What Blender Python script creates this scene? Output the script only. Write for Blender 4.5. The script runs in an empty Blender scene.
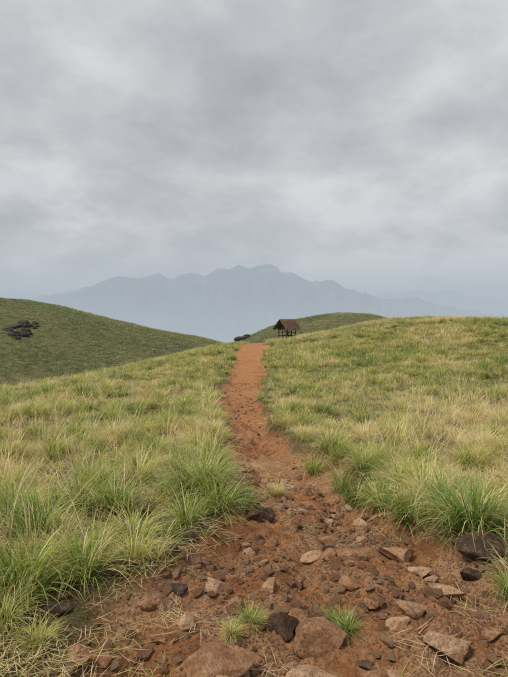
import bpy, math, numpy as np
from mathutils import Vector, noise as mnoise
rng = np.random.default_rng(7)
sc = bpy.context.scene
COL = sc.collection

# ------------------------------------------------------------------ noise
def _h(ix, iy, seed):
    n = (ix.astype(np.int64)*374761393 + iy.astype(np.int64)*668265263 + seed*1442695041) & 0xFFFFFFFF
    n = ((n ^ (n >> 13))*1274126177) & 0xFFFFFFFF
    n = (n ^ (n >> 16)) & 0xFFFFFFFF
    return n/4294967295.0
def vnoise(x, y, seed=0):
    x = np.asarray(x, float); y = np.asarray(y, float)
    ix = np.floor(x); iy = np.floor(y); fx = x-ix; fy = y-iy
    fx = fx*fx*fx*(fx*(fx*6-15)+10); fy = fy*fy*fy*(fy*(fy*6-15)+10)
    a = _h(ix, iy, seed); b = _h(ix+1, iy, seed); c = _h(ix, iy+1, seed); d = _h(ix+1, iy+1, seed)
    return (a+(b-a)*fx)*(1-fy)+(c+(d-c)*fx)*fy
def fbm(x, y, oct=4, seed=0):
    s = 0; a = .5; t = 0
    for i in range(oct):
        s = s+a*vnoise(x*2**i+i*17.3, y*2**i-i*9.1, seed+i); t += a; a *= .5
    return s/t*2-1
def sstep(a, b, x):
    t = np.clip((x-a)/(b-a), 0, 1); return t*t*(3-2*t)
def hermite(xs, ys):
    xs = np.array(xs, float); ys = np.array(ys, float)
    d = np.diff(ys)/np.diff(xs); m = np.zeros_like(ys); m[0] = d[0]; m[-1] = d[-1]
    for i in range(1, len(ys)-1):
        m[i] = 0 if d[i-1]*d[i] <= 0 else 2*d[i-1]*d[i]/(d[i-1]+d[i])
    def f(x):
        x = np.clip(np.asarray(x, float), xs[0], xs[-1])
        i = np.clip(np.searchsorted(xs, x)-1, 0, len(xs)-2)
        h = xs[i+1]-xs[i]; t = (x-xs[i])/h
        return ((2*t**3-3*t**2+1)*ys[i]+(t**3-2*t**2+t)*h*m[i]+(-2*t**3+3*t**2)*ys[i+1]+(t**3-t**2)*h*m[i+1])
    return f

# ------------------------------------------------------------------ terrain
base = hermite([-400,-60,0,3,4.4,8,15,26,42,50,58,70,90,130,250,500,1500,4000,16000],
               [-30,.4,0,0,-.12,-.43,-.75,-.96,-.98,-1.02,-1.4,-3,-9,-18,-45,-90,-300,-500,-520])
pc = hermite([-20,0,2.25,2.75,3.5,4.4,5.9,8,10,15,26,45,60],[.5,.45,.42,.42,.40,.6,.55,.12,-.10,-.38,-.36,0.0,.6])
pw = hermite([-20,0,2.25,2.75,3.5,4.4,5.9,8,10,15,26,45,60],[1.3,1.3,1.25,1.2,1.04,.84,.66,.52,.50,.60,.86,1.2,1.2])
crest1 = hermite([-900,-400,-200,-130,-100,-82,-69,-50,-33.6,-11,0,20,60,900],[-200,-60,3,9,9.4,8.6,7.1,2.4,-1.2,-5.2,-9,-17,-40,-300])
crest2 = hermite([-900,-60,-40,-20,-8,-1.6,6.6,19,35,47.7,58,104,200,900],[-300,-45,-27,-14,-8.4,-6,-2.3,1.8,4.6,3.6,1.0,-5,-25,-200])
def pathd(X, Y):
    n = .22*fbm(X*1.7, Y*1.7, 3, 5)*sstep(0, 3, Y)+.14*fbm(X*6, Y*6, 2, 8)
    return np.abs(X-pc(Y))-pw(Y)+n*(1+.9*sstep(8,30,Y))
def H0(X, Y):
    z = base(Y)
    s = np.where(X > 17, 24., 11.5)
    z = z+2.75*np.exp(-((X-17)/s)**2)*sstep(10, 48, Y)*(1-sstep(58, 95, Y))
    t = np.clip(-X-1, 0, None)
    A = (.004+.013*sstep(15, 45, Y))*t**2
    z = z-26*np.tanh(A/26)
    t = np.clip(X-45, 0, None); z = z-20*np.tanh(.004*t**2/20)
    h1 = crest1(X)-.0052*np.clip(Y-165, -70, 90)**2-np.clip(np.abs(Y-165)-70, 0, None)*.6
    h2 = crest2(X)-.006*np.clip(Y-215, -60, 80)**2-np.clip(np.abs(Y-215)-60, 0, None)*.6
    k = 2.
    far = sstep(60, 90, Y)+sstep(-30,-45,X)
    m = np.maximum(np.maximum(z, h1), h2)
    zz = m+k*np.log(np.exp((z-m)/k)+np.exp((h1-m)/k)+np.exp((h2-m)/k))
    z = np.where(far > 0, z+(zz-z)*np.clip(far, 0, 1), z)
    D = np.sqrt(X*X+Y*Y)
    z = z+.35*fbm(X/9, Y/9, 3, 21)*sstep(12, 60, D)*(1-.5*sstep(300,900,D))+1.3*fbm(X/28, Y/28, 3, 22)*sstep(80,150,D)
    z = z+.06*fbm(X*.9, Y*.9, 3, 33)*(1-sstep(60,120,D))
    return z
def H(X, Y):
    X = np.asarray(X, float); Y = np.asarray(Y, float)
    z = H0(X, Y)
    d = pathd(X, Y)
    p = 1-sstep(-.25, .12, d)
    near = 1-sstep(9, 22, Y)
    bank = np.exp(-((d-.15)/.16)**2)*near*(X > pc(Y))*sstep(3, 4, Y)      # raised lip on the right
    z = z+.07*bank-p*(.07+.06*near)+(1-p)*.04*fbm(X*3, Y*3, 3, 41)*(1-sstep(20,40,Y))
    r = 1-np.abs(fbm(X*2.3, Y*1.6, 3, 51))
    z = z+p*near*(.08*(r-.75)+.06*fbm(X*5, Y*5, 3, 52)+.026*fbm(X*16, Y*16, 2, 53))
    g = np.exp(-((X-(pc(Y)+.22*np.sin(Y*1.3+.6)+.1))/.13)**2)*near*sstep(2.6, 3.6, Y)
    return z-g*.10

def axis(lo, fine_lo, fine_hi, hi, step, g):
    a = list(np.arange(fine_lo, fine_hi, step)); s = step; x = a[-1]
    up = []
    while x < hi: s *= g; x += s; up.append(x)
    s = step; x = a[0]; dn = []
    while x > lo: s *= g; x -= s; dn.append(x)
    return np.array(dn[::-1]+a+up)
def raw_mesh(name, co, f, attrs={}, smooth=True):
    me = bpy.data.meshes.new(name)
    k = f.shape[1]
    me.vertices.add(len(co)); me.vertices.foreach_set('co', np.ascontiguousarray(co, np.float32).ravel())
    me.loops.add(f.size); me.loops.foreach_set('vertex_index', np.ascontiguousarray(f, np.int32).ravel())
    me.polygons.add(len(f)); me.polygons.foreach_set('loop_start', np.arange(0, f.size, k, dtype=np.int32))
    me.polygons.foreach_set('use_smooth', np.full(len(f), smooth))
    me.update(calc_edges=True)
    for n, v in attrs.items():
        at = me.attributes.new(n, 'FLOAT', 'POINT'); at.data.foreach_set('value', np.asarray(v, np.float32).ravel())
    return me
def grid_mesh(name, xs, ys, Z, attrs={}):
    nx, ny = len(xs), len(ys)
    XX, YY = np.meshgrid(xs, ys)
    co = np.stack([XX, YY, Z], -1).reshape(-1, 3)
    i = np.arange(nx*ny).reshape(ny, nx)
    f = np.stack([i[:-1, :-1], i[:-1, 1:], i[1:, 1:], i[1:, :-1]], -1).reshape(-1, 4)
    return raw_mesh(name, co, f, attrs)
def add_obj(name, me, mat=None, parent=None, col=COL):
    o = bpy.data.objects.new(name, me); col.objects.link(o)
    if mat: me.materials.append(mat)
    if parent: o.parent = parent
    return o

# ------------------------------------------------------------------ materials
HAZE = (.45, .51, .575, 1)  # glow colour of the painted distance haze
def newmat(name):
    m = bpy.data.materials.new(name); m.use_nodes = True; nt = m.node_tree; nt.nodes.clear()
    m.cycles.emission_sampling = 'NONE'
    return m, nt
def L(nt, a, b): nt.links.new(a, b)
def mth(nt, op, a, b=None, c=None, clamp=False):
    n = nt.nodes.new('ShaderNodeMath'); n.operation = op; n.use_clamp = clamp
    for i, v in enumerate((a, b, c)):
        if v is None: continue
        if isinstance(v, (int, float)): n.inputs[i].default_value = v
        else: L(nt, v, n.inputs[i])
    return n.outputs[0]
def mixc(nt, f, a, b, mode='MIX'):
    n = nt.nodes.new('ShaderNodeMix'); n.data_type = 'RGBA'; n.blend_type = mode
    for i, v in ((0, f), (6, a), (7, b)):
        if isinstance(v, (int, float)): n.inputs[i].default_value = v
        elif isinstance(v, tuple): n.inputs[i].default_value = v if len(v) == 4 else (*v, 1)
        else: L(nt, v, n.inputs[i])
    return n.outputs[2]
def ramp(nt, f, stops):
    n = nt.nodes.new('ShaderNodeValToRGB'); cr = n.color_ramp
    while len(cr.elements) < len(stops): cr.elements.new(.5)
    for e, (p, c) in zip(cr.elements, stops):
        e.position = p; e.color = (*c, 1) if not isinstance(c, float) else (c, c, c, 1)
    L(nt, f, n.inputs[0]); return n.outputs[0]
def tnoise(nt, vec, scale, detail=5, rough=.6, dist=0.):
    n = nt.nodes.new('ShaderNodeTexNoise'); n.inputs['Scale'].default_value = scale
    n.inputs['Detail'].default_value = detail; n.inputs['Roughness'].default_value = rough
    n.inputs['Distortion'].default_value = dist
    L(nt, vec, n.inputs['Vector']); return n.outputs[0]
def attr(nt, name, typ='GEOMETRY'):
    n = nt.nodes.new('ShaderNodeAttribute'); n.attribute_name = name; n.attribute_type = typ; return n.outputs['Fac']
def plain_out(nt, sh):
    o = nt.nodes.new('ShaderNodeOutputMaterial'); L(nt, sh, o.inputs[0])
def painted_haze_out(nt, sh, Lh=3600., lo=None):  # aerial haze painted into the material as emission, growing with distance
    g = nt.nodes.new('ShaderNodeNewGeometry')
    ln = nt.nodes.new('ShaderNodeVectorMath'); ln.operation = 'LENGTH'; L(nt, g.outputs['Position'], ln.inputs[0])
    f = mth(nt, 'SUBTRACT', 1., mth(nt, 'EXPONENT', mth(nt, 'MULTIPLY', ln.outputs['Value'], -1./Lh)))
    if lo:  # adds more of the painted haze towards low ground
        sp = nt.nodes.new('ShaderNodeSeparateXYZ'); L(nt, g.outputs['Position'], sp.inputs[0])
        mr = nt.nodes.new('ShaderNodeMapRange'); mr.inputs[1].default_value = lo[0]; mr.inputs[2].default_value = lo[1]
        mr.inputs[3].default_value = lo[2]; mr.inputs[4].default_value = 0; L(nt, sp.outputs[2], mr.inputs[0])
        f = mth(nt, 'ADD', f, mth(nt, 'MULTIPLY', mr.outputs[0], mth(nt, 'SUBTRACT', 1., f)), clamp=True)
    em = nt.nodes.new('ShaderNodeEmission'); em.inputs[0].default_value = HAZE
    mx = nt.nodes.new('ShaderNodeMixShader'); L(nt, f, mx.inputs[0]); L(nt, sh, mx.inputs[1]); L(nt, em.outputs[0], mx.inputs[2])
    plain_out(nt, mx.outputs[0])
def principled(nt, col, rough=.9, bump=None, strength=.5, dist=.02, spec=.2):
    p = nt.nodes.new('ShaderNodeBsdfPrincipled'); p.inputs['Roughness'].default_value = rough
    p.inputs['Specular IOR Level'].default_value = spec
    if isinstance(col, tuple): p.inputs[0].default_value = (*col, 1)
    else: L(nt, col, p.inputs[0])
    if bump is not None:
        b = nt.nodes.new('ShaderNodeBump'); b.inputs['Strength'].default_value = strength; b.inputs['Distance'].default_value = dist
        L(nt, bump, b.inputs['Height']); L(nt, b.outputs[0], p.inputs['Normal'])
    return p.outputs[0]

# ground
mg, nt = newmat('ground_soil')
pos = nt.nodes.new('ShaderNodeNewGeometry').outputs['Position']
n1 = tnoise(nt, pos, 1.3, 4, .65); n2 = tnoise(nt, pos, 9, 6, .7); n3 = tnoise(nt, pos, 55, 5, .75); n4 = tnoise(nt, pos, .12, 4, .6)
soil = ramp(nt, n2, [(.3, (.20, .082, .034)), (.43, (.40, .165, .062)), (.56, (.53, .245, .10)), (.72, (.62, .37, .19))])
soil = mixc(nt, mth(nt, 'MULTIPLY', ramp(nt, n1, [(.42, 0.), (.60, .9)]), attr(nt, 'nearsoil')), soil, ramp(nt, n3, [(.32, (.17, .090, .05)), (.5, (.45, .26, .145)), (.66, (.68, .48, .31))]))
soil = mixc(nt, mth(nt,'MULTIPLY',ramp(nt, n3, [(.40, 1.), (.5, 0.)]), .6), soil, (.12, .055, .028))
soil = mixc(nt, mth(nt,'MULTIPLY',ramp(nt, n1, [(.36, .5), (.47, 0.)]), .8), soil, (.19, .085, .04))
thatch = ramp(nt, n3, [(.3, (.035, .028, .012)), (.5, (.13, .10, .045)), (.68, (.36, .28, .15))])
thatch = mixc(nt, ramp(nt, n2, [(.45, 0.), (.6, .4)]), thatch, (.09, .12, .025))
farg = ramp(nt, tnoise(nt, pos, 1.1, 5, .75), [(.32, (.035, .04, .014)), (.5, (.10, .108, .032)), (.68, (.20, .195, .065))])
farg = mixc(nt, ramp(nt, n4, [(.45, 0.), (.62, .55)]), farg, (.15, .12, .055))
g1 = mixc(nt, attr(nt, 'farm'), thatch, farg)
colr = mixc(nt, attr(nt, 'path'), g1, soil)
bh = mth(nt, 'ADD', mth(nt, 'MULTIPLY', n2, 1.), mth(nt, 'MULTIPLY', n3, .8))
painted_haze_out(nt, principled(nt, colr, .95, bh, 1., .045, .1))

# rocks
def rockmat(name, c0, c1, c2, stain=.45):
    m, nt = newmat(name)
    tc = nt.nodes.new('ShaderNodeTexCoord').outputs['Object']
    oi = nt.nodes.new('ShaderNodeObjectInfo')
    va = nt.nodes.new('ShaderNodeVectorMath'); L(nt, tc, va.inputs[0]); L(nt, oi.outputs['Location'], va.inputs[1])
    a = tnoise(nt, va.outputs[0], 12, 6, .7); b = tnoise(nt, va.outputs[0], 60, 5, .75)
    c = ramp(nt, a, [(.32, c0), (.5, c1), (.68, c2)])
    c = mixc(nt, ramp(nt, b, [(.38, .75), (.5, 0.)]), c, tuple(x*.4 for x in c0))
    c = mixc(nt, mth(nt, 'MULTIPLY', oi.outputs['Random'], stain), c, (.38, .19, .085))
    plain_out(nt, principled(nt, c, .85, mth(nt, 'ADD', a, mth(nt, 'MULTIPLY', b, .6)), 1., .03, .2)); return m
m_red = rockmat('rock_laterite', (.17, .075, .04), (.38, .20, .105), (.56, .37, .22))
m_tan = rockmat('rock_tan', (.34, .19, .105), (.56, .35, .205), (.72, .54, .37), .4)
m_dark = rockmat('rock_dark', (.035, .024, .02), (.085, .058, .044), (.20, .135, .10), .15)
m_black = rockmat('rock_weathered', (.02, .019, .017), (.05, .047, .040), (.12, .105, .09), .0)

# grass
def grassmat(name, haze, k=1.):
    m, nt = newmat(name)
    t = attr(nt, 't'); r = attr(nt, 'r'); tint = attr(nt, 'tint', 'INSTANCER')
    oi = nt.nodes.new('ShaderNodeObjectInfo').outputs['Random']
    f = mth(nt, 'ADD', tint, mth(nt, 'MULTIPLY', mth(nt, 'SUBTRACT', r, .5), .50))
    f = mth(nt, 'ADD', f, mth(nt, 'MULTIPLY', mth(nt, 'SUBTRACT', oi, .5), .30), clamp=True)
    S = lambda *c: tuple(x*k for x in c)
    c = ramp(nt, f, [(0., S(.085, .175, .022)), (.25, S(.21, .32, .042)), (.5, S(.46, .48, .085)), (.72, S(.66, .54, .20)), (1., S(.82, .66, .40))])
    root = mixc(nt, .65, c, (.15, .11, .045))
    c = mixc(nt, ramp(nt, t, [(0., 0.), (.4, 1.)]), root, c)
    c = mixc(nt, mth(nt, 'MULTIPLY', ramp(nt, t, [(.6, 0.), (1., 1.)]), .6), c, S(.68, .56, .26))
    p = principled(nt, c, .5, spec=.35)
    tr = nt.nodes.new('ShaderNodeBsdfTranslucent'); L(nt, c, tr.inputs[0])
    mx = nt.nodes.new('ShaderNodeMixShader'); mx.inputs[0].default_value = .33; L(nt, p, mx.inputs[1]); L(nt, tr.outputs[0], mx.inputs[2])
    (painted_haze_out if haze else plain_out)(nt, mx.outputs[0]); return m
m_grass = grassmat('grass_blades', False); m_grassf = grassmat('grass_blades_broad', True); m_grassh = grassmat('hill_grass_blades_shaded', True, .68)  # hill copy is darker: cloud shadow painted into the blade colour

# ------------------------------------------------------------------ terrain build
xs = axis(-9000, -3.2, 3.2, 9000, .022, 1.034)
ys = axis(-300, 1.4, 7.5, 15000, .022, 1.03)
XX, YY = np.meshgrid(xs, ys)
Z = H(XX, YY)
D = np.hypot(XX, YY)
pm = (1-sstep(-.12, .1, pathd(XX, YY)))*(1-sstep(58, 64, YY))*sstep(-60, -30, YY)
bare = sstep(.2, .45, fbm(XX*.9+4, YY*.9, 3, 77))*(1-sstep(5, 12, YY))*.6
scuff = np.exp(-(((XX+3.6)/1.5)**2+((YY-33)/5)**2))*sstep(-.25, .2, fbm(XX*.8, YY*.8, 3, 78))*1.2   # eroded patch left of the trail
pm = np.clip(np.maximum(np.maximum(pm, bare), scuff), 0, 1)
terrain = add_obj('ground', grid_mesh('ground', xs, ys, Z, {'path': pm, 'nearsoil': 1-sstep(5, 14, YY)*.7, 'farm': sstep(18, 45, D)}), mg)

# ------------------------------------------------------------------ mountains
mm, nt = newmat('mountain_slopes')
pos = nt.nodes.new('ShaderNodeNewGeometry').outputs['Position']
c = ramp(nt, tnoise(nt, pos, .0035, 8, .7), [(.36, (.015, .022, .02)), (.55, (.055, .062, .05)), (.68, (.17, .15, .13))])
painted_haze_out(nt, principled(nt, c, .95), 4700., (-350, 420, .8))
def mountain(name, y0, w, pts, x0, x1, seed, amp=1., bottom=-520):
    f = hermite([p[0] for p in pts], [p[1] for p in pts])
    xs = np.linspace(x0, x1, 800); ys = np.linspace(y0-3.0*w, y0+2.0*w, 230)
    X, Y = np.meshgrid(xs, ys)
    u = (Y-y0)/w
    warp = fbm(X/1300, Y/1300, 3, seed+3)
    s = 0; a = 1.; fr = 1.; tot = 0
    for i in range(5):
        s = s+a*(1-np.abs(fbm(X*fr/900+warp*1.1, Y*fr/2100+warp*.5, 1, seed+20+i))**.8*1.6); tot += a; a *= .52; fr *= 2.1
    r = s/tot
    prof = 1/(1+np.abs(u)**1.6*1.0)
    z = bottom+(f(X)-bottom)*prof
    z = z+amp*((r-.55)*700*np.clip(np.abs(u)*1.6, 0.10, 1)*np.exp(-(u/1.9)**2))
    z = z+amp*(30*fbm(X/330, Y/600, 3, seed+9)+26*fbm(X/110, Y/150, 3, seed+10))
    z = z-(sstep(1.9, 3, np.abs(u)))*600
    return add_obj(name, grid_mesh(name, xs, ys, z), mm)
def pt(px, y, d=8000): return ((px-254)/511*d, 1.6+(320-y)/511*d)
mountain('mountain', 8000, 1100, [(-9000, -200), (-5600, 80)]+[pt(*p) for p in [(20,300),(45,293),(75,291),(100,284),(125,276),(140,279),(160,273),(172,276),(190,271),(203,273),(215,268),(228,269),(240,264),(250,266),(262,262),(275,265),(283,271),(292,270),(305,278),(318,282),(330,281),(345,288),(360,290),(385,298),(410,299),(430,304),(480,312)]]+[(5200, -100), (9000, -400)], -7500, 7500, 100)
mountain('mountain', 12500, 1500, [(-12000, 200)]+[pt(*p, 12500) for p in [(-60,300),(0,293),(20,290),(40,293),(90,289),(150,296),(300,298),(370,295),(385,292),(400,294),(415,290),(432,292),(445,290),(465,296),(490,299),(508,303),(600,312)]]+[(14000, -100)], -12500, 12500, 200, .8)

# ------------------------------------------------------------------ grass templates
def blades(n, rad, ln, wd, th0, curl, segs, seed, flat=False, outb=.75):
    r = np.random.default_rng(seed)
    V = []; F = []; T = []; R = []
    for b in range(n):
        a0 = r.uniform(0, 2*math.pi); rr = rad*math.sqrt(r.uniform())
        x, y = rr*math.cos(a0), rr*math.sin(a0)
        az = a0+r.normal(0, outb)
        l = ln*r.uniform(.45, 1.1); w = wd*r.uniform(.6, 1.2)
        th = abs(r.normal(th0, th0*.5))*(.4+.9*rr/max(rad, 1e-6)); cu = curl*r.uniform(.4, 1.5)
        z = 0. if not flat else r.uniform(.004, .03)
        rv = r.uniform(); tw = r.uniform(-.5, .5)
        if not flat and r.uniform() < .10: rv = 1.9      # dead blade
        if flat: th = math.pi/2-r.uniform(-.03, .12); cu = r.uniform(-.15, .15)
        b0 = len(V); s = l/segs; bend = r.normal(0, .25)
        for i in range(segs+1):
            t = i/segs
            ww = w*(1-t**1.8)*.5*(.55+.45*min(1, t*5))+.0004
            pa = az+math.pi/2+tw*t
            px, py = math.cos(pa)*ww, math.sin(pa)*ww
            V += [(x-px, y-py, z), (x+px, y+py, z)]; T += [t, t]; R += [rv, rv]
            ang = min(th+cu*t**1.3, 2.7); a2 = az+bend*t
            x += math.cos(a2)*math.sin(ang)*s; y += math.sin(a2)*math.sin(ang)*s; z += math.cos(ang)*s
            if z < .004: z = .004
        for i in range(segs):
            q = b0+2*i; F.append((q, q+1, q+3, q+2))
    return np.array(V), np.array(F), np.array(T), np.array(R)
def tpl_collection(name, specs, mat=None):
    c = bpy.data.collections.new(name)
    for i, s in enumerate(specs):
        V, F, T, R = blades(**s)
        me = raw_mesh(f'{name}_{i:02d}', V, F, {'t': T, 'r': R})
        add_obj(f'{name}_{i:02d}', me, mat or m_grass, col=c)
    return c
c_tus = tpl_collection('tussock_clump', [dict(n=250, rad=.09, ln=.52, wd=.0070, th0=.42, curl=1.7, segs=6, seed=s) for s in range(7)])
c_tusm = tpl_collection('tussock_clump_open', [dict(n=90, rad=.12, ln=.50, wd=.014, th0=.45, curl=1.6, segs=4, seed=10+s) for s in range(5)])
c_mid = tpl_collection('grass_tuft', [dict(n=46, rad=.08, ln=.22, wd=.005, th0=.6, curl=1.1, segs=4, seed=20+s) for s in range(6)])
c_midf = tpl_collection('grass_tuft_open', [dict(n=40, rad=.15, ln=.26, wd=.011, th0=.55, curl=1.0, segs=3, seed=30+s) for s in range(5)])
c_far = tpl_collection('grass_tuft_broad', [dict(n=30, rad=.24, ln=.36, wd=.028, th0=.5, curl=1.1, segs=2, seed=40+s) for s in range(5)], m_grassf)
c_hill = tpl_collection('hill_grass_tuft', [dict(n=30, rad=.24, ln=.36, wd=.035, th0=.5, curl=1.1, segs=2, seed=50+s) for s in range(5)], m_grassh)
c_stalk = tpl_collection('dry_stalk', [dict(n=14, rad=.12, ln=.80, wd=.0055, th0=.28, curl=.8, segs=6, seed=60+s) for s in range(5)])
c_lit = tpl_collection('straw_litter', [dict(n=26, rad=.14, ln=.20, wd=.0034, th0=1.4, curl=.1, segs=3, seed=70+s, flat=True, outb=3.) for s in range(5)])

def scatter(name, coll, X, Y, Zp, scl, tint, tilt=.12, sz=None):
    n = len(X)
    me = bpy.data.meshes.new(name); me.vertices.add(n)
    me.vertices.foreach_set('co', np.stack([X, Y, Zp], -1).astype(np.float32).ravel())
    rot = np.stack([rng.normal(0, tilt, n), rng.normal(0, tilt, n), rng.uniform(0, 6.283, n)], -1)
    s3 = np.stack([scl, scl, scl*(sz if sz is not None else rng.uniform(.8, 1.15, n))], -1)
    for nm, v in (('rot', rot), ('scl', s3)):
        at = me.attributes.new(nm, 'FLOAT_VECTOR', 'POINT'); at.data.foreach_set('vector', v.astype(np.float32).ravel())
    at = me.attributes.new('tint', 'FLOAT', 'POINT'); at.data.foreach_set('value', np.asarray(tint, np.float32))
    at = me.attributes.new('idx', 'INT', 'POINT'); at.data.foreach_set('value', rng.integers(0, 1000, n).astype(np.int32))
    o = add_obj(name, me)
    ng = bpy.data.node_groups.new(name+'_instancing', 'GeometryNodeTree')
    ng.interface.new_socket('Geometry', in_out='INPUT', socket_type='NodeSocketGeometry')
    ng.interface.new_socket('Geometry', in_out='OUTPUT', socket_type='NodeSocketGeometry')
    gi = ng.nodes.new('NodeGroupInput'); go = ng.nodes.new('NodeGroupOutput')
    ci = ng.nodes.new('GeometryNodeCollectionInfo'); ci.inputs['Collection'].default_value = coll
    ci.inputs['Separate Children'].default_value = True; ci.inputs['Reset Children'].default_value = True
    ip = ng.nodes.new('GeometryNodeInstanceOnPoints'); ip.inputs['Pick Instance'].default_value = True
    def na(nm, t):
        q = ng.nodes.new('GeometryNodeInputNamedAttribute'); q.data_type = t; q.inputs[0].default_value = nm
        return [s for s in q.outputs if s.enabled and s.name == 'Attribute'][0]
    ng.links.new(gi.outputs[0], ip.inputs['Points']); ng.links.new(ci.outputs[0], ip.inputs['Instance'])
    ng.links.new(na('idx', 'INT'), ip.inputs['Instance Index'])
    ng.links.new(na('rot', 'FLOAT_VECTOR'), ip.inputs['Rotation'])
    ng.links.new(na('scl', 'FLOAT_VECTOR'), ip.inputs['Scale'])
    ng.links.new(ip.outputs[0], go.inputs[0])
    md = o.modifiers.new('instances', 'NODES'); md.node_group = ng
    return o
def region(n_per_m2, x0, x1, y0, y1, fan=.62, pad=1.5):
    n = int(n_per_m2*(x1-x0)*(y1-y0))
    X = rng.uniform(x0, x1, n); Y = rng.uniform(y0, y1, n)
    k = np.abs(X) < fan*np.abs(Y)+pad
    return X[k], Y[k]
def tintf(X, Y):
    t = .40+.36*fbm(X/3.0, Y/3.0, 3, 91)+.24*fbm(X/.8, Y/.8, 2, 92)
    t += .42*np.exp(-(((X-5.2)/3.0)**2+((Y-11)/3.8)**2))          # dry sward on the right
    t += .20*np.exp(-(((X+6)/3)**2+((Y-12)/5)**2))
    t += .14*sstep(18, 40, Y)*sstep(0, 6, X)
    t += .35*(rng.uniform(size=np.shape(X)) < .10)
    return t

# tussocks
X, Y = region(8, -7, 7, 1.0, 13)
d = pathd(X, Y)
clump = fbm(X*.9, Y*.9, 2, 61)
edge = .12+.16*(1-sstep(3, 5, Y))*(X < 0)
keep = (d > edge) & (clump+rng.uniform(-.5, .5, len(X))+.5*(1-sstep(.2, .9, d))*(Y > 3.2) > .02) & ~((Y < 2.75) & (X < .2) & (X > -1.9) & (rng.uniform(size=len(X)) < .88))
X, Y = X[keep], Y[keep]
sc_ = rng.uniform(.42, 1.1, len(X))*np.where(Y < 2.8, .6, 1.)
hero = np.array([(1.62,3.7,1.1,.12),(1.95,3.55,1.0,.18),(1.35,4.4,.95,.2),(1.05,5.3,.9,.2),(1.75,4.7,1.,.25),(.80,6.8,.75,.25),(1.3,5.9,.9,.2),(1.25,4.9,.9,.2),(1.02,5.9,.8,.25),(1.6,4.1,.9,.2),(-1.35,2.95,1.0,.22),(-1.05,3.1,.85,.32),(-1.6,3.7,1.1,.3),(-.35,4.6,1.0,.2),(-.62,5.0,1.1,.2),(-.12,4.95,.75,.25),(-1.25,4.5,1.1,.32),(-2.1,4.4,1.1,.35),
 (-.55,4.2,.8,.25),(-.9,3.75,.8,.3),(-.8,3.35,.6,.4),(-1.3,2.6,.5,.45),(-1.05,2.45,.33,.4),
 (1.52,2.95,.45,.1),(.52,2.78,.32,.05),(.47,2.9,.30,.08),(-.02,2.85,.32,.3),(-.12,2.72,.26,.4),(.22,5.5,.42,.75),(.27,5.62,.4,.8),(-1.6,2.3,.5,.5)])
X = np.r_[X, hero[:, 0]]; Y = np.r_[Y, hero[:, 1]]; sc_ = np.r_[sc_, hero[:, 2]]
tt = tintf(X, Y)-.08; tt[-len(hero):] = hero[:, 3]
scatter('grass_tussocks', c_tus, X, Y, H(X, Y)-.01, sc_, tt, .12)
X, Y = region(4.2, -26, 26, 13, 42)
d = pathd(X, Y); keep = (d > .2) & (fbm(X*.5, Y*.5, 2, 62)+rng.uniform(-.6, .6, len(X)) > .0); X, Y = X[keep], Y[keep]
scatter('grass_tussocks', c_tusm, X, Y, H(X, Y)-.02, rng.uniform(.5, 1.25, len(X)), tintf(X, Y)-.12, .12)

# general sward
X, Y = region(50, -8, 8, .8, 10)
d = pathd(X, Y); g = .35+.65*sstep(-.25, .2, fbm(X*1.4, Y*1.4, 2, 63))
keep = (d > .0) & (rng.uniform(0, 1, len(X)) < g*sstep(-.05, .35, d)*(.5+.5*sstep(2.3,4.5,Y)))
X, Y = X[keep], Y[keep]
T1 = tintf(X, Y)+.16+.22*(1-sstep(2.5, 5, Y))
scatter('grass', c_mid, X, Y, H(X, Y)-.01, rng.uniform(.5, 1.25, len(X)), T1, .25)
X, Y = region(23, -17, 17, 9, 27)
d = pathd(X, Y); keep = (d > .0) & (rng.uniform(0, 1, len(X)) < sstep(-.1, .5, d))
X, Y = X[keep], Y[keep]
scatter('grass', c_midf, X, Y, H(X, Y)-.01, rng.uniform(.5, 1.15, len(X))*(.6+.45*sstep(-.1,.2,fbm(X*.7,Y*.7,2,15))), tintf(X, Y)+.10, .2)
X, Y = region(11, -50, 50, 25, 92)
d = pathd(X, Y); sc2 = np.exp(-(((X+3.6)/1.5)**2+((Y-33)/5)**2))
keep = (d > .05) & ~((np.abs(X-3.2) < 1.3) & (np.abs(Y-48) < 1.3)) & (rng.uniform(size=len(X)) > sc2)
X, Y = X[keep], Y[keep]
scatter('grass', c_far, X, Y, H(X, Y)-.02, rng.uniform(.4, 1.15, len(X))*(.55+.65*sstep(-.2,.3,fbm(X*.35,Y*.35,2,16))), tintf(X, Y)+.08, .15)
X, Y = region(2.3, -170, 120, 92, 235)
scatter('hill_grass', c_hill, X, Y, H(X, Y)-.05, rng.uniform(.8, 2.5, len(X)), .30+.40*fbm(X/12, Y/12, 3, 95)+.14*rng.uniform(size=len(X))+.1*sstep(-10, 20, X), .12, rng.uniform(.5,.95,len(X)))
# tufts breaking the trail's edges
X, Y = region(4, -3, 3, 8, 46); d = pathd(X, Y); keep = (d > -.03) & (d < .25) & (fbm(X*.9, Y*.9, 2, 83) > -.02); X, Y = X[keep], Y[keep]
scatter('grass_tussocks', c_tusm, X, Y, H(X, Y)-.01, rng.uniform(.3, .7, len(X)), .12+.2*rng.uniform(size=len(X)), .15)
# tall dry stalks
X, Y = region(4, -12, 14, 2.3, 30)
w = np.exp(-(((X+3.9)/1.8)**2+((Y-7)/3)**2))*1.6+np.exp(-(((X-5.2)/3.0)**2+((Y-11)/5)**2))*1.2+.24
d = pathd(X, Y); keep = (d > .35) & (rng.uniform(0, 1, len(X)) < w)
X, Y = X[keep], Y[keep]
scatter('dry_grass_stalks', c_stalk, X, Y, H(X, Y)-.01, rng.uniform(.4, 1.2, len(X)), .84+.14*rng.uniform(size=len(X)), .16)
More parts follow.
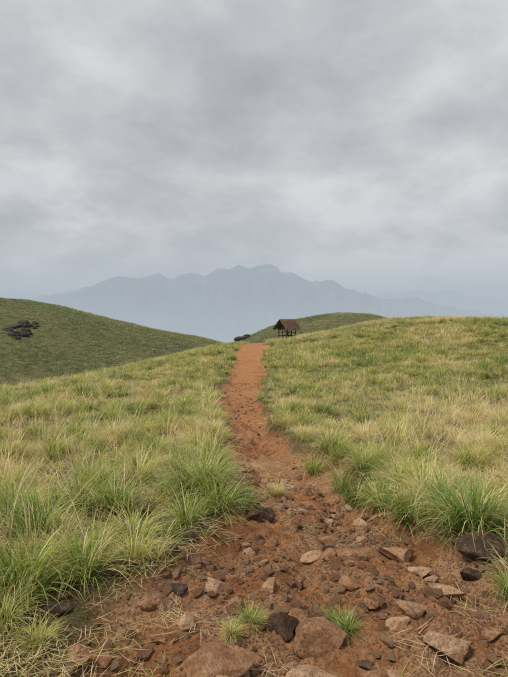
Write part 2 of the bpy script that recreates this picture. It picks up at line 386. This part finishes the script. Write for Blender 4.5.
# straw litter
X, Y = region(52, -4, 4.5, 1.2, 8)
d = pathd(X, Y); w = sstep(-.45, .25, d)*.7+.07
w = w+.9*np.exp(-(((X+.95)/.45)**2+((Y-2.35)/.5)**2))+.7*np.exp(-(((X-1.15)/.4)**2+((Y-2.2)/.4)**2))
keep = rng.uniform(0, 1, len(X)) < w; X, Y = X[keep], Y[keep]
scatter('straw_litter', c_lit, X, Y, H(X, Y)+.004, rng.uniform(.3, 1.1, len(X)), .62+.36*rng.uniform(size=len(X)), .1)

# ------------------------------------------------------------------ rocks
import bmesh
def rock_mesh(name, seed, size, sub=4, cuts=11, rough=.05):
    r = np.random.default_rng(seed)
    bm = bmesh.new(); bmesh.ops.create_icosphere(bm, subdivisions=sub, radius=1.)
    P = np.array([v.co[:] for v in bm.verts])
    for i in range(cuts):
        n = r.normal(size=3); n[2] = abs(n[2])*1.1 if i % 3 else n[2]; n /= np.linalg.norm(n)
        o = r.uniform(.42, .82); dd = P@n-o
        P = P-np.outer(np.clip(dd, 0, None)*.97, n)
    P /= np.abs(P).max(0)
    off = Vector(r.uniform(-50, 50, 3))
    out = []
    for p in P:
        v = Vector(p); f = mnoise.fractal(v*1.8+off, .8, 2.1, 6)
        out.append(p*(1+rough*f*1.7))
    P = np.array(out)*np.array(size)/2
    for v, p in zip(bm.verts, P): v.co = p
    me = bpy.data.meshes.new(name); bm.to_mesh(me); bm.free()
    for q in me.polygons: q.use_smooth = True
    try: me.set_sharp_from_angle(angle=math.radians(24))
    except Exception: pass
    return me
R = [ (.36,2.66,.30,.24,.21,m_red,.2),(.16,2.82,.19,.16,.16,m_dark,1.),(.27,2.9,.2,.14,.12,m_red,2.),(1.02,2.62,.31,.2,.14,m_tan,.1),(.65,4.33,.27,.2,.15,m_red,.4),
 (.34,4.42,.2,.18,.17,m_red,1.2),(.10,4.7,.30,.2,.2,m_dark,2.1),(-.02,4.55,.16,.12,.1,m_dark,.5),(1.06,3.68,.32,.2,.12,m_tan,-.4),(1.12,3.42,.2,.14,.09,m_tan,-.5),(1.18,3.1,.24,.15,.09,m_tan,-.3),
 (.80,2.78,.14,.1,.09,m_tan,.3),(.92,2.9,.18,.13,.1,m_tan,.2),(1.58,3.42,.42,.25,.2,m_dark,.1),(1.42,3.3,.2,.15,.1,m_dark,.8),(-.37,2.8,.13,.1,.09,m_tan,.8),(-.26,3.25,.17,.13,.12,m_tan,1.),
 (-.6,3.55,.15,.12,.07,m_dark,.1),(-.2,3.66,.13,.1,.1,m_red,.1),(-.22,2.45,.5,.3,.12,m_red,.2),(.3,2.34,.36,.24,.13,m_tan,-.2),(.8,3.75,.5,.22,.10,m_red,.1),(.44,3.95,.22,.16,.11,m_tan,.5),
 (-.14,2.33,.1,.08,.07,m_tan,0),(-.05,2.5,.11,.08,.07,m_tan,1),(-1.1,2.75,.2,.15,.1,m_dark,0),(.62,3.3,.18,.12,.08,m_red,2),(.1,3.2,.14,.1,.08,m_tan,.7),(-.45,2.32,.16,.12,.08,m_red,.7),
 (.95,4.6,.16,.12,.09,m_tan,0),(.75,5.3,.14,.1,.07,m_red,1),(.2,5.9,.2,.15,.1,m_red,0),(-.1,3.05,.15,.1,.09,m_red,.5),(.6,2.4,.13,.1,.08,m_red,.1),(-.62,2.95,.14,.1,.08,m_red,.1),
 (-.95,3.2,.22,.15,.1,m_dark,.4),(-.5,3.9,.16,.12,.09,m_dark,1.4),(.15,4.1,.16,.12,.1,m_red,.3),(.55,3.75,.15,.12,.09,m_red,.9),(-.05,3.9,.12,.1,.09,m_tan,.2),(.72,3.05,.14,.1,.08,m_red,1.1),(1.3,2.75,.14,.1,.08,m_red,.6)]
rr_ = np.random.default_rng(77)
for i in range(85):
    y = rr_.uniform(2.0, 6.5); x = float(pc(y))+rr_.uniform(-1.1, 1.1)*float(pw(y)); s = rr_.uniform(.045, .13)
    R.append((x, y, s*1.3, s, s*rr_.uniform(.5, .8), [m_red, m_tan, m_red, m_tan, m_red, m_dark][i % 6], rr_.uniform(0, 3)))
for i, (x, y, w, dd, h, m, a) in enumerate(R):
    o = add_obj('rock', rock_mesh('rock', 300+i, (w, dd, h), 4 if i < 42 else 3), m)
    o.location = (x, y, float(H(x, y))+h*.24); o.rotation_euler = (rng.normal(0, .14), rng.normal(0, .14), a)
def rockcoll(name, m, n=5, seed=500, sub=2):
    c = bpy.data.collections.new(name)
    for i in range(n):
        add_obj(f'{name}_{i:02d}', rock_mesh(f'{name}_{i:02d}', seed+i, (1, .8, .6), sub, 12, .06), m, col=c)
    return c
cr = rockcoll('pebble_laterite', m_red, 7, 500, 3); ct = rockcoll('pebble_tan', m_tan, 6, 520, 3); cs = rockcoll('grit_tan', m_tan, 4, 540, 1); cd = rockcoll('grit_dark', m_red, 4, 550, 1)
def pebbles(name, coll, dens, y0, y1, smin, smax, pw_=2.6, off=-.02):
    X, Y = region(dens, -2.2, 2.6, y0, y1)
    d = pathd(X, Y); cl = fbm(X*2, Y*2, 2, 44)
    keep = (d < off+.08) & (cl+rng.uniform(-.6, .6, len(X)) > .0); X, Y = X[keep], Y[keep]
    s = smin+(smax-smin)*rng.uniform(0, 1, len(X))**pw_
    scatter(name, coll, X, Y, H(X, Y)+s*.14, s, X*0, .3, np.ones(len(X)))
pebbles('gravel', cr, 320, 1.6, 6, .012, .11, 3.4, .2)
pebbles('gravel', ct, 300, 1.6, 6, .012, .09, 3.0, .2)
pebbles('gravel', cs, 1900, 1.6, 5, .005, .018, 1.5, .1)
pebbles('gravel', cd, 1200, 1.6, 5, .005, .018, 1.5, .1)
pebbles('gravel', cr, 45, 6, 20, .02, .12, 4)
pebbles('gravel', ct, 35, 6, 20, .02, .12, 4)

# dark outcrops on the hills
def outcrop(cx, cy, sx, sy, n, smin, smax, seed, m):
    r = np.random.default_rng(seed); bmO = bmesh.new()
    for i in range(n):
        x = cx+r.uniform(-1, 1)*sx; y = cy+r.uniform(-1, 1)*sy; s = r.uniform(smin, smax)
        me = rock_mesh('tmp', seed*31+i, (s*1.6, s, s*.7), 3, 9, .12)
        k0 = len(bmO.verts); bmO.from_mesh(me); bmO.verts.ensure_lookup_table()
        for v in bmO.verts[k0:]: v.co += Vector((x, y, float(H(x, y))+s*.1))
        bpy.data.meshes.remove(me)
    me = bpy.data.meshes.new('rock_outcrop'); bmO.to_mesh(me); bmO.free(); add_obj('rock_outcrop', me, m)
outcrop(-59.5, 132, 2.6, 6.5, 34, .8, 2.2, 3, m_black)
outcrop(-4.9, 212, 2.2, 2.4, 14, 1.8, 3.4, 4, m_black)

# ------------------------------------------------------------------ thatched hut
def woodmat(name, c0, c1, sx=30):
    m, nt = newmat(name); tc = nt.nodes.new('ShaderNodeTexCoord').outputs['Object']
    mp = nt.nodes.new('ShaderNodeMapping'); mp.inputs['Scale'].default_value = (sx, sx, 3); L(nt, tc, mp.inputs[0])
    a = tnoise(nt, mp.outputs[0], 1, 5, .7); plain_out(nt, principled(nt, ramp(nt, a, [(.3, c0), (.7, c1)]), .85, a, .5, .01)); return m
m_wood = woodmat('weathered_wood', (.03, .022, .016), (.10, .075, .055)); m_th = woodmat('thatch', (.045, .032, .024), (.24, .16, .11), 12)
hut = bpy.data.objects.new('thatched_hut', None); COL.objects.link(hut)
HX, HY = 3.1, 48.; hz = float(H(HX, HY)); hut.location = (HX, HY, hz); hut.rotation_euler = (0, 0, math.radians(38)); hut.scale = (.88, .88, .88)
def pole(name, a, b, r0=.045, r1=.035, m=m_wood):
    a, b = Vector(a), Vector(b); ax = (b-a).normalized(); u = ax.orthogonal().normalized(); w = ax.cross(u)
    V = []; F = []
    for i in range(6):
        t = i/5; c = a.lerp(b, t)+u*.02*math.sin(t*5+a.x*3)+w*.015*math.sin(t*7+a.y)
        r = r0+(r1-r0)*t
        for k in range(8):
            th = k*math.pi/4; V.append(c+(u*math.cos(th)+w*math.sin(th))*r)
    for i in range(5):
        for k in range(8): F.append((i*8+k, i*8+(k+1) % 8, (i+1)*8+(k+1) % 8, (i+1)*8+k))
    F += [tuple(range(7, -1, -1)), tuple(range(40, 48))]
    me = bpy.data.meshes.new(name); me.from_pydata(V, [], F); return add_obj(name, me, m, hut)
W, Dp, hf, hr, RL = .62, .62, 1.28, 2.12, .95
for i, (x, y) in enumerate([(-W, -Dp), (W, -Dp), (W, Dp), (-W, Dp)]):
    pole(f'post_{i+1}', (x, y, -.25), (x*1.04, y, hf+.04), .065, .055)
for i, x in enumerate((-W, W)): pole(f'ridge_post_{i+1}', (x, 0, -.25), (x, 0, hr-.1), .055, .045)
pole('ridge_beam', (-RL, 0, hr-.1), (RL, 0, hr-.08))
for i, y in enumerate((-Dp, Dp)): pole(f'eave_beam_{i+1}', (-RL, y, hf+.06), (RL, y, hf+.06))
for i, x in enumerate((-W, W)): pole(f'tie_beam_{i+1}', (x, -Dp-.1, hf), (x, Dp+.1, hf), .04, .035)
for i, z in enumerate((.45, .82)):
    pole(f'back_rail_{i+1}', (-W, Dp, z), (W, Dp, z+.03), .035, .03)
    pole(f'side_rail_{i+1}', (W, -Dp, z), (W, Dp, z), .035, .03)
pole('front_brace', (-W, -Dp, .1), (-W+.5, -Dp, hf), .03, .025)
for i in range(4): pole(f'bench_slat_{i+1}', (-W, .0+i*.13, .46), (W, .0+i*.13, .47), .05, .05)
for i, x in enumerate((-.4, .4)): pole(f'bench_leg_{i+1}', (x, .15, -.2), (x, .15, .44), .04, .04)
V = []; F = []; r = np.random.default_rng(9); DR, SL = .95, hr-hf+.12
for side in (-1, 1):
    nx, ns = 24, 9; k0 = len(V)
    for lay in (0, 1):
        for j in range(ns):
            for i in range(nx):
                t = j/(ns-1); x = (-1.08+2.16*i/(nx-1))*(1-.06*t)
                L_ = 1.0+.12*r.uniform(-1, 1)*(t == 1)
                y = side*(t*L_*DR); z = hr+.08-t*L_*SL+(-.12 if lay else 0)*(.4+.6*t)+.025*r.uniform(-1, 1)-.05*math.sin(x*2+1)*t
                V.append((x+.04*r.uniform(-1, 1), y, z))
    for lay in (0, 1):
        for j in range(ns-1):
            for i in range(nx-1):
                q = k0+lay*nx*ns+j*nx+i; F.append((q, q+1, q+nx+1, q+nx))
    for i in range(nx-1):
        q = k0+(ns-1)*nx+i; F.append((q, q+1, q+1+nx*ns, q+nx*ns))
    for j in range(ns-1):
        for i in (0, nx-1):
            q = k0+j*nx+i; F.append((q, q+nx, q+nx+nx*ns, q+nx*ns))
    for b in range(900):
        t = r.uniform(0, 1)**.7; x = r.uniform(-1.1, 1.12); y = side*t*DR; z = hr+.10-t*SL; l = r.uniform(.15, .45); w = .012
        dx = r.normal(0, .08); q = len(V); cy_, cz_ = DR/math.hypot(DR, SL), SL/math.hypot(DR, SL)
        V += [(x-w, y, z), (x+w, y, z), (x+dx+w*.5, y+side*l*cy_, z-l*cz_+r.uniform(-.04, .06)), (x+dx-w*.5, y+side*l*cy_, z-l*cz_+r.uniform(-.04, .06))]
        F.append((q, q+1, q+2, q+3))
me = bpy.data.meshes.new('thatched_roof'); me.from_pydata(V, [], F); add_obj('thatched_roof', me, m_th, hut)

# ------------------------------------------------------------------ world
SE, SR = math.radians(58), math.radians(235)
w = bpy.data.worlds.new('World'); sc.world = w; w.use_nodes = True; nt = w.node_tree; nt.nodes.clear()
sky = nt.nodes.new('ShaderNodeTexSky'); sky.sky_type = 'NISHITA'; sky.sun_disc = False; sky.sun_elevation = SE; sky.sun_rotation = SR; sky.dust_density = 3
bg1 = nt.nodes.new('ShaderNodeBackground'); L(nt, sky.outputs[0], bg1.inputs[0]); bg1.inputs[1].default_value = .09
tc = nt.nodes.new('ShaderNodeTexCoord').outputs['Generated']
sp = nt.nodes.new('ShaderNodeSeparateXYZ'); L(nt, tc, sp.inputs[0])
zc = mth(nt, 'MAXIMUM', sp.outputs[2], 0.)
den = mth(nt, 'ADD', zc, .34)
cb = nt.nodes.new('ShaderNodeCombineXYZ'); L(nt, mth(nt, 'DIVIDE', sp.outputs[0], den), cb.inputs[0]); L(nt, mth(nt, 'DIVIDE', sp.outputs[1], den), cb.inputs[1])
cb.inputs[2].default_value = 8.3
a = tnoise(nt, cb.outputs[0], 1.1, 3, .45, .0)
b = tnoise(nt, cb.outputs[0], 3.6, 7, .58, .15)
f = mth(nt, 'ADD', mth(nt, 'MULTIPLY', a, .6), mth(nt, 'MULTIPLY', b, .4))
cl = ramp(nt, f, [(.38, (.40, .415, .45)), (.46, (.485, .50, .525)), (.53, (.575, .585, .605)), (.61, (.71, .715, .725))])
hz_ = ramp(nt, sp.outputs[2], [(0., (.45, .51, .575)), (.10, (.485, .535, .59)), (.25, (.54, .575, .615)), (1., (.57, .59, .62))])
bandz = ramp(nt, sp.outputs[2], [(.10, 0.), (.17, 1.), (.26, .6), (.34, 0.)])
mpn = nt.nodes.new('ShaderNodeMapping'); mpn.inputs['Scale'].default_value = (1, 1, 2.2); L(nt, tc, mpn.inputs[0])
cu = ramp(nt, tnoise(nt, mpn.outputs[0], 4.6, 7, .58, .1), [(.48, 0.), (.58, 1.)])
leftm = ramp(nt, mth(nt, 'MULTIPLY', sp.outputs[0], -1.), [(.05, .12), (.3, 1.)])
cl = mixc(nt, ramp(nt, sp.outputs[2], [(.05, 0.), (.14, .55), (.26, 1.)]), hz_, cl)
cl = mixc(nt, mth(nt, 'MULTIPLY', mth(nt, 'MULTIPLY', bandz, cu), mth(nt, 'MULTIPLY', leftm, .5)), cl, (.74, .755, .78))
bg2 = nt.nodes.new('ShaderNodeBackground'); L(nt, cl, bg2.inputs[0]); bg2.inputs[1].default_value = 1.
mx = nt.nodes.new('ShaderNodeMixShader'); mx.inputs[0].default_value = .93; L(nt, bg1.outputs[0], mx.inputs[1]); L(nt, bg2.outputs[0], mx.inputs[2])
wo = nt.nodes.new('ShaderNodeOutputWorld'); L(nt, mx.outputs[0], wo.inputs[0])
sl = bpy.data.lights.new('sun', 'SUN'); sl.energy = 3.0; sl.angle = math.radians(14); sl.color = (1, .95, .87)
so = bpy.data.objects.new('sun', sl); COL.objects.link(so)
dirv = Vector((math.sin(SR)*math.cos(SE), math.cos(SR)*math.cos(SE), math.sin(SE)))
so.rotation_euler = dirv.to_track_quat('Z', 'Y').to_euler(); so.location = (0, 0, 50)

# ------------------------------------------------------------------ camera
cam = bpy.data.cameras.new('camera'); co = bpy.data.objects.new('camera', cam); COL.objects.link(co)
cam.sensor_fit = 'VERTICAL'; cam.sensor_height = 24; cam.lens = 18.13; cam.clip_start = .05; cam.clip_end = 40000
co.location = (0, 0, 1.6); co.rotation_euler = (math.radians(90-2.07), 0, 0)
sc.camera = co
sc.view_settings.view_transform = 'Standard'; sc.view_settings.look = 'None'; sc.view_settings.exposure = 0
